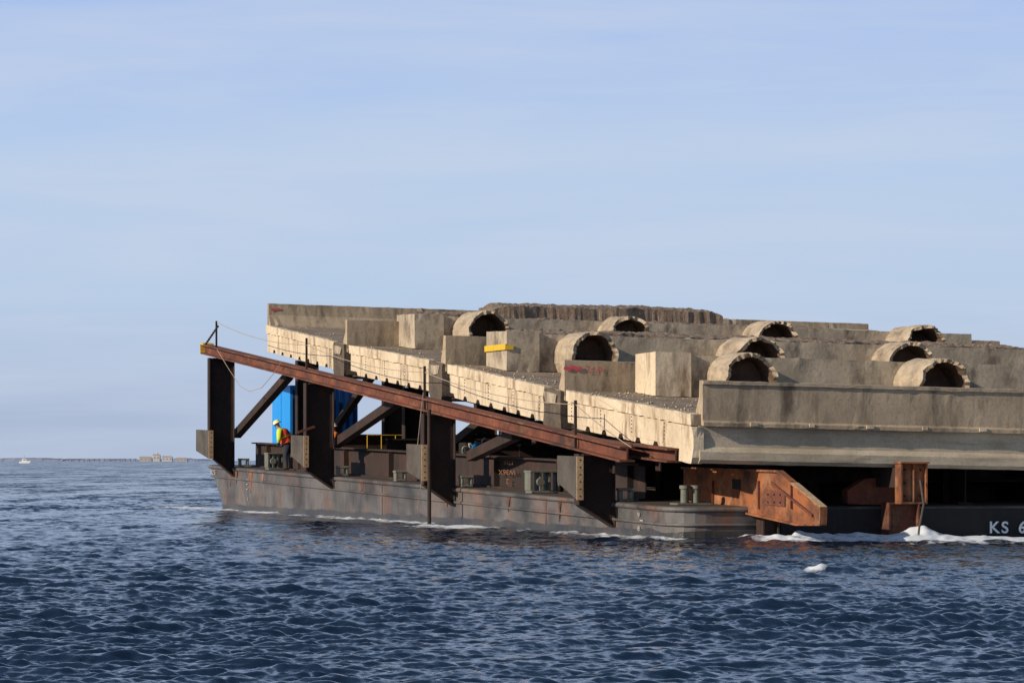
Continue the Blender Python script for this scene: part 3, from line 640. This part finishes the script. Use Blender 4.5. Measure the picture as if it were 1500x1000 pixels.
def deckgirder(b, a_0, a_1, hgt, lab, txt=False):
    g = thing('deck_girder', (b,a_0,deck(a_0)+0.05), lab, 'steel girder')
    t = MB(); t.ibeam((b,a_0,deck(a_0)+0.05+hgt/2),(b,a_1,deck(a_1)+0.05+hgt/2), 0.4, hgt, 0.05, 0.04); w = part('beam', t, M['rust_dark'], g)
    a = a_0+1
    while a < a_1: t = MB().box(b-0.2,b-0.02,a-0.02,a+0.02,deck(a)+0.1,deck(a)+hgt); part('stiffener', t, M['rust_dark'], w); a += 6.4
    if txt:
        a, z = AZ(745, 702, b-0.02)
        for word, da, dz, s_ in (('W36X',-1.4,0.30,0.22),('17M',-1.2,0.58,0.19),('2',-0.7,0.02,0.22)):
            part('chalk_writing', text_mb(word, s_, (b-0.21,a+da,z+dz), 'side', 0.01, flip=True, condensed=3.0), M['orangepaint'], w)
deckgirder(1.15, 5.4, 54.0, 0.98, 'long dark girder lying along the barge deck edge, orange writing on its web', True)
deckgirder(8.5, 1.0, 54.0, 0.95, 'dark girder lying on the deck under the middle of the spans')
deckgirder(13.0, 1.0, 54.0, 0.95, 'dark girder lying on the deck behind the hull letters')
for a, bs, lab in ((2.6,4.2,'dark cross beam nearest the barge front, under the nearest span'),(18.0,1.4,'dark cross beam under the second span'),(34.0,1.4,'dark cross beam under the third span'),(50.5,1.4,'dark cross beam under the farthest span')):
    z = deck(a)+1.35; t = MB(); t.box(bs,24,a-0.2,a+0.2,z,z+0.05).box(bs,24,a-0.2,a+0.2,z-0.75,z-0.7).box(bs,24,a-0.02,a+0.02,z-0.7,z)
    for bb in (4.8, 8.5, 12.5, 17.5, 22): t.box(bb-0.15,bb+0.15,a-0.15,a+0.15,deck(a)+0.05,z-0.75)
    solo('cross_beam', t, M['rust_dark'], (12,a,deck(a)), lab, 'steel beam')

# ------------------------------------------------------------------ gear on deck
a = 53.9; b0 = B_of(425, a); b1 = B_of(524, a); zt = Z_of(567, a, b0); zb = deck(a)+0.05
g = thing('container', (b0,a,zb), 'bright blue steel container standing at the far left end of the deck', 'container')
t = MB().box(b0,b1,a,a+3.3,zb,zt); part('box_body', t, M['blue'], g)
for k in range(10):
    bb = b0+0.15+(b1-b0-0.3)*k/9; part('rib', MB().box(bb-0.06,bb+0.06,a-0.05,a,zb+0.1,zt-0.1), M['blue_dark'], g)
t = MB().box(b0-0.03,b1+0.03,a-0.07,a+3.35,zt,zt+0.08); part('top_rail', t, M['blue'], g)
part('door_bar', MB().box(b0-0.02,b0,a+1.6,a+1.68,zb,zt), M['blue'], g)
a = 27.0; b = B_of(672, a); z = deck(a)+0.9
g = thing('power_pack', (b,a,deck(a)), 'pump engine with pale hoses between the posts under the third span', 'engine')
part('skid', MB().box(b,b+1.0,a-0.5,a+0.5,deck(a)+0.05,z-0.1), M['rust_dark'], g)
part('engine_block', MB().box(b+0.1,b+0.85,a-0.4,a+0.4,z-0.1,z+0.45), M['black'], g, bev=0.05)
for k in range(4):
    t = MB(); pts = [(b+0.1+0.22*k+0.12*math.sin(q_*0.7+k), a-0.5-0.02*k, z-0.1+0.6*math.sin(q_/9*math.pi)*(0.7+0.15*k)) for q_ in range(10)]
    t.tube(pts, 0.035, 8); part('hose', t, M['offwhite'] if k%2 else M['greeniron'], g, smooth=True)
t = MB(); nr_ = 24; vv = []
for q_ in range(nr_):
    th = q_/nr_*2*math.pi
    for r_ in (0.20, 0.27):
        for da in (-0.03, 0.03): vv.append((b+0.55+r_*math.cos(th), a-0.56+da, z+0.2+r_*math.sin(th)))
ff = []
for q_ in range(nr_):
    p0 = q_*4; p1 = ((q_+1)%nr_)*4
    ff += [(p0,p1,p1+2,p0+2),(p0+1,p1+1,p1+3,p0+3),(p0,p1,p1+1,p0+1),(p0+2,p1+2,p1+3,p0+3)]
t.add(vv, ff); part('flywheel', t, M['blue'], g)
a = 40.0; b0 = B_of(538, a); b1 = B_of(600, a); zb = deck(a)+0.05; zt = Z_of(637, a, b0)
g = thing('guard_rail', (b0,a,zb), 'thin yellow guard rail on deck behind the second post', 'guard rail')
for zz in (zt, (zt+zb)/2): part('rail', MB().tube([(b0,a,zz),(b1,a,zz)], 0.015, 6), M['yellow'], g)
for k in range(4):
    bb = b0+(b1-b0)*k/3; part('rail_post', MB().tube([(bb,a,zb),(bb,a,zt)], 0.015, 6), M['yellow'], g)
a = A_of(455,-0.9); z = Z_of(628,a,-0.9)
solo('pry_bar', MB().obox((-1.35,a,z-0.12),(-0.75,a,z+0.08),0.08,0.08,side=(0,1,0)), M['rust'], (-1.0,a,z), 'short reddish bar sticking out beside the second post', 'bar')
def sag(p, q, s, n=14):
    p = Vector(p); q = Vector(q); return [p.lerp(q, k/n)-Vector((0,0,s*4*(k/n)*(1-k/n))) for k in range(n+1)]
def P3(px, py, b): a = A_of(px, b); return (b, a, Z_of(py, a, b))
t = MB(); st = [P3(318,472,-0.62), P3(449,505,-0.62), P3(622,545,-0.62), P3(843,592,-0.62)]; pth = []
for k in range(3): pth += sag(st[k], st[k+1], 0.22)[(1 if k else 0):]
pth += sag(st[3], P3(925,655,-0.6), 0.05)[1:]; t.tube(pth, 0.012, 6)
solo('safety_line', t, M['rope'], st[0], 'thin pale safety line strung between the stanchions along the sloping beam', 'rope')
t = MB(); pts = [P3(x,y,-0.72) for x, y in ((318,512),(335,540),(352,566),(366,573),(383,568),(400,548),(412,530))]; t.tube(pts, 0.012, 6)
solo('hanging_rope', t, M['rope'], pts[0], 'loose pale rope hanging in a loop beside the leftmost post', 'rope')
t = MB(); pts = [P3(x,y,-1.12) for x, y in ((620,575),(616,610),(612,650),(618,700),(612,745))]; t.tube(pts, 0.012, 6)
solo('hanging_rope', t, M['rope'], pts[0], 'pale line hanging to the water beside the guide pipe', 'rope')
t = MB(); p0 = Vector(P3(319,478,-0.62)); p1 = Vector(P3(302,503,-0.62))
t.tube([p0.lerp(p1,k/16) for k in range(17)], [0.02 if k%2 else 0.055 for k in range(17)], 6)
solo('chain', t, M['rust_dark'], P3(318,478,-0.62), 'short rusty chain from the leftmost stanchion to the beam tip', 'chain')

# ------------------------------------------------------------------ people
def person(px, b, lab, lean, face, vest, sleeve, helmet, armf, scl=1.0, fat=1.0):
    a = A_of(px, b); zb = deck(a)+0.05
    root = bpy.data.objects.new('person', None); C.objects.link(root); root.location = W(b,a,zb); root.rotation_euler = (0,0,TH+face); root.scale = (scl,)*3; tag(root, lab, 'person')
    s, c = math.sin(lean), math.cos(lean)
    def up(x, y, h): return (x, y*c+h*s, 0.92+h*c-y*s)
    J = {}; V = []; E = []; Rr = []
    def add(n, p, r, par=None):
        J[n] = len(V); V.append(p); Rr.append(r)
        if par: E.append((J[par], J[n]))
    add('pel', (0,0,0.94), 0.15*fat); add('waist', up(0,0,0.16), 0.135*fat,'pel'); add('chest', up(0,0.01,0.36), 0.165*fat,'waist'); add('upch', up(0,0,0.50), 0.12*fat,'chest')
    add('neck', up(0,0.01,0.58), 0.058,'upch'); add('jaw', up(0,0.03,0.67), 0.075,'neck'); add('head', up(0,0.03,0.76), 0.098,'jaw'); add('crown', up(0,0.02,0.83), 0.07,'head')
    for sgn, n in ((-1,'l'),(1,'r')):
        add('sh'+n, up(sgn*0.19*fat,0,0.48), 0.075*fat,'upch'); add('el'+n, up(sgn*0.27*fat,0.06+armf*0.1,0.22), 0.058*fat,'sh'+n); add('wr'+n, up(sgn*0.19,0.20+armf*0.12,0.06+armf*0.05), 0.036,'el'+n)
        wx, wy, wz = up(sgn*0.18,0.25+armf*0.12,0.03+armf*0.05); add('pa'+n, (wx,wy,wz), 0.034,'wr'+n)
        for k in range(4):
            fx = wx+(k-1.5)*0.02; L = (0.03,0.036,0.033,0.025)[k]
            add('f%d%s'%(k,n), (fx,wy+L,wz-0.012), 0.0095,'pa'+n); add('g%d%s'%(k,n), (fx,wy+L*1.5,wz-0.04), 0.0085,'f%d%s'%(k,n))
        add('t'+n, (wx-sgn*0.045,wy+0.005,wz-0.01), 0.011,'pa'+n); add('u'+n, (wx-sgn*0.055,wy+0.03,wz-0.03), 0.009,'t'+n)
        add('hip'+n, (sgn*0.10,0,0.88), 0.115*fat,'pel'); add('kn'+n, (sgn*0.13,0.06,0.50), 0.078,'hip'+n); add('an'+n, (sgn*0.14,0.0,0.09), 0.055,'kn'+n); add('toe'+n, (sgn*0.16,0.16,0.045), 0.045,'an'+n)
    me = bpy.data.meshes.new('body'); me.from_pydata(V, E, []); me.update()
    ob = bpy.data.objects.new('body', me); C.objects.link(ob); ob.parent = root
    sk = ob.modifiers.new('skin','SKIN')
    if not len(me.skin_vertices):
        bm = bmesh.new(); bm.from_mesh(me); bm.verts.layers.skin.verify(); bm.to_mesh(me); bm.free()
    lay = me.skin_vertices[0]
    for i, r in enumerate(Rr): lay.data[i].radius = (r, r*0.85)
    lay.data[0].use_root = True
    sb = ob.modifiers.new('sub','SUBSURF'); sb.levels = 2; sb.render_levels = 2
    m, nt_, bs = newmat('worker clothing'); tcn = nt_.nodes.new('ShaderNodeTexCoord'); spn = nt_.nodes.new('ShaderNodeSeparateXYZ'); nt_.links.new(tcn.outputs['Object'], spn.inputs[0])
    rr = nt_.nodes.new('ShaderNodeValToRGB'); rr.color_ramp.interpolation = 'CONSTANT'; dv = nt_.nodes.new('ShaderNodeMath'); dv.operation = 'MULTIPLY'; dv.inputs[1].default_value = 0.5; nt_.links.new(spn.outputs['Z'], dv.inputs[0]); nt_.links.new(dv.outputs[0], rr.inputs[0])
    neckz = V[J['neck']][2]/2
    e = rr.color_ramp.elements; e[0].position = 0; e[0].color = (0.03,0.02,0.012,1); e[1].position = 0.06; e[1].color = (0.02,0.022,0.035,1)
    q = e.new(0.47); q.color = (*sleeve,1); q = e.new(neckz+0.005); q.color = (0.42,0.22,0.15,1)
    nt_.links.new(rr.outputs[0], bs.inputs['Base Color']); bs.inputs['Roughness'].default_value = 0.85; me.materials.append(m)
    def child(name, mb, mt, smooth=True):
        mm = bpy.data.meshes.new(name); mm.from_pydata([tuple(v) for v in mb.v], [], mb.f); bm = bmesh.new(); bm.from_mesh(mm); bmesh.ops.recalc_face_normals(bm, faces=bm.faces[:]); bm.to_mesh(mm); bm.free()
        for p in mm.polygons: p.use_smooth = smooth
        mm.materials.append(mt); o = bpy.data.objects.new(name, mm); C.objects.link(o); o.parent = root; return o
    t = MB(); n = 20; rings = []
    for hh, rx, ry in ((0.02,0.185,0.155),(0.15,0.175,0.15),(0.32,0.205,0.17),(0.45,0.19,0.15),(0.53,0.12,0.10)):
        rings += [up(rx*fat*math.cos(2*math.pi*k/n), ry*fat*math.sin(2*math.pi*k/n), hh) for k in range(n)]
    t.add(rings, [(i*n+k,i*n+(k+1)%n,(i+1)*n+(k+1)%n,(i+1)*n+k) for i in range(4) for k in range(n)]); child('vest', t, vest)
    t = MB(); rings = []
    for hh, r in ((0.20,0.185),(0.245,0.195)): rings += [up((r+0.006)*fat*math.cos(2*math.pi*k/n), (r-0.025)*fat*math.sin(2*math.pi*k/n), hh) for k in range(n)]
    t.add(rings, [(k,(k+1)%n,n+(k+1)%n,n+k) for k in range(n)]); child('reflective_band', t, M['hivis'])
    t = MB(); rings = []
    for hh, r in ((0.785,0.17),(0.79,0.135),(0.84,0.13),(0.89,0.10),(0.915,0.05),(0.92,0.005)): rings += [up(r*0.92*math.cos(2*math.pi*k/n), 0.02+r*math.sin(2*math.pi*k/n), hh) for k in range(n)]
    t.add(rings, [(i*n+k,i*n+(k+1)%n,(i+1)*n+(k+1)%n,(i+1)*n+k) for i in range(5) for k in range(n)]); child('helmet', t, helmet)
    t = MB(); t.tube([up(0,0.12,0.735), up(0,0.15,0.70), up(0,0.125,0.685)], [0.012,0.018,0.012], 8); child('nose', t, M['skin'])
    for sgn in (-1,1):
        t = MB(); t.tube([up(sgn*0.035,0.118,0.745), up(sgn*0.035,0.128,0.745)], 0.011, 8); child('eye', t, M['black'])
        t = MB(); t.tube([up(sgn*0.088,0.02,0.70), up(sgn*0.10,0.01,0.73), up(sgn*0.092,0.015,0.755)], [0.012,0.02,0.012], 8); child('ear', t, M['skin'])
    return ob
try:
    person(422, 0.66, 'person in pale helmet, lime sleeves and red vest leaning over beside the blue container', 0.5, math.radians(60), M['redvest'], (0.60,0.76,0.05), M['palehelmet'], 0.6, 1.12, 1.4)
    person(494, 2.0, 'person in orange work vest half hidden behind the second post', 0.15, math.radians(70), M['orangevest'], (0.80,0.22,0.02), M['white'], 0.3, 1.0, 1.15)
except Exception as ex:
    import traceback; traceback.print_exc()

# ------------------------------------------------------------------ far shore
def FP(px, D): return ((px-750)/F*D, D)
D = 6500; t = bpy.data.meshes.new('shore'); vs = []; fs = []
n = 240
for i in range(n+1):
    px = -250+560*i/n; x, y = FP(px, D); hgt = 1.2+3.0*mnoise.noise(Vector((i*0.13,3,0)))+1.6*mnoise.noise(Vector((i*0.6,1,0)))
    hgt = max(0.6, hgt+3.2*math.exp(-((px-20)/60)**2)+2.2*math.exp(-((px-240)/45)**2))*1.1
    if px > 285: hgt *= max(0, 1-(px-285)/25)
    vs += [(x,y,-1.5),(x,y+20,hgt+1),(x,y+300,hgt*1.2+1)]
for i in range(n): fs += [(i*3,i*3+3,i*3+4,i*3+1),(i*3+1,i*3+4,i*3+5,i*3+2)]
t.from_pydata(vs,[],fs); t.materials.append(M['haze_land']); o = bpy.data.objects.new('terrain', t); C.objects.link(o); o['kind'] = 'structure'
def wobj(name, mb, mt, par=None, loc=(0,0,0)):
    mm = bpy.data.meshes.new(name); mm.from_pydata([tuple(v) for v in mb.v], [], mb.f); bm = bmesh.new(); bm.from_mesh(mm); bmesh.ops.recalc_face_normals(bm, faces=bm.faces[:]); bm.to_mesh(mm); bm.free()
    mm.materials.append(mt); o = bpy.data.objects.new(name, mm); C.objects.link(o); o.parent = par
    if not par: o.location = loc
    return o
def far_building(px0, px1, hgt, mt, lab, cat='building', D=6200, chimney=False):
    x0, y = FP(px0, D); x1, _ = FP(px1, D); w = x1-x0
    r = bpy.data.objects.new('shore_building', None); C.objects.link(r); r.location = (x0,y,0); tag(r, lab, cat)
    wobj('wall', MB().box(0,w,0,15,0,hgt), mt, r); wobj('roof', MB().prism([(-0.5,-0.5,hgt),(w+0.5,-0.5,hgt),(w*0.9,7,hgt+1.6),(w*0.1,7,hgt+1.6)], (0,0,0.4)), M['haze_tan'], r)
    k = max(1, int(w/6))
    for i in range(k): wobj('window', MB().box((i+0.3)*w/k,(i+0.7)*w/k,-0.2,0,hgt*0.4,hgt*0.7), M['haze_dark'], r)
    if chimney: wobj('chimney', MB().tube([(w*0.6,5,hgt),(w*0.6,5,hgt+5)], 1.0, 8), M['haze_white'], r)
far_building(204,222,7.5,M['haze_tan'],'low tan building, leftmost of the pale buildings on the far shore')
far_building(224,234,12.0,M['haze_white'],'tallest pale building on the far shore', chimney=True)
far_building(237,252,8.5,M['haze_white'],'pale flat block just right of the tallest far building')
far_building(257,274,5.5,M['haze_tan'],'long low building at the right end of the far shore')
r = bpy.data.objects.new('causeway', None); C.objects.link(r); x, y = FP(98, 6100); r.location = (x,y,0); tag(r, 'long low causeway on piers across the far horizon, left of the shore buildings', 'bridge')
wobj('bridge_deck', MB().box(0,124,0,8,4.0,5.4), M['haze_land'], r)
for i in range(14): wobj('pier', MB().box(i*9.2+1,i*9.2+3,1,7,-1,4.0), M['haze_land'], r)
D = 2400; x, y = FP(28, D); r = bpy.data.objects.new('motor_boat', None); C.objects.link(r); r.location = (x,y,0); tag(r, 'tiny white motor boat far off at the left horizon', 'boat')
mb = MB(); mb.prism([(0,0,0),(7.2,0,0),(8.6,0,1.7),(0,0,1.3)], (0,2.6,0)); wobj('hull', mb, M['white'], r)
mb = MB(); mb.prism([(1.8,0.4,1.4),(5.4,0.4,1.4),(4.8,0.4,3.3),(2.2,0.4,3.3)], (0,1.8,0)); wobj('cabin', mb, M['white'], r)
wobj('window', MB().box(2.6,4.8,0.3,0.4,2.1,2.8), M['haze_dark'], r)
wobj('mast', MB().tube([(3.4,1.3,3.3),(3.4,1.3,5.4)], 0.15, 6), M['haze_dark'], r)
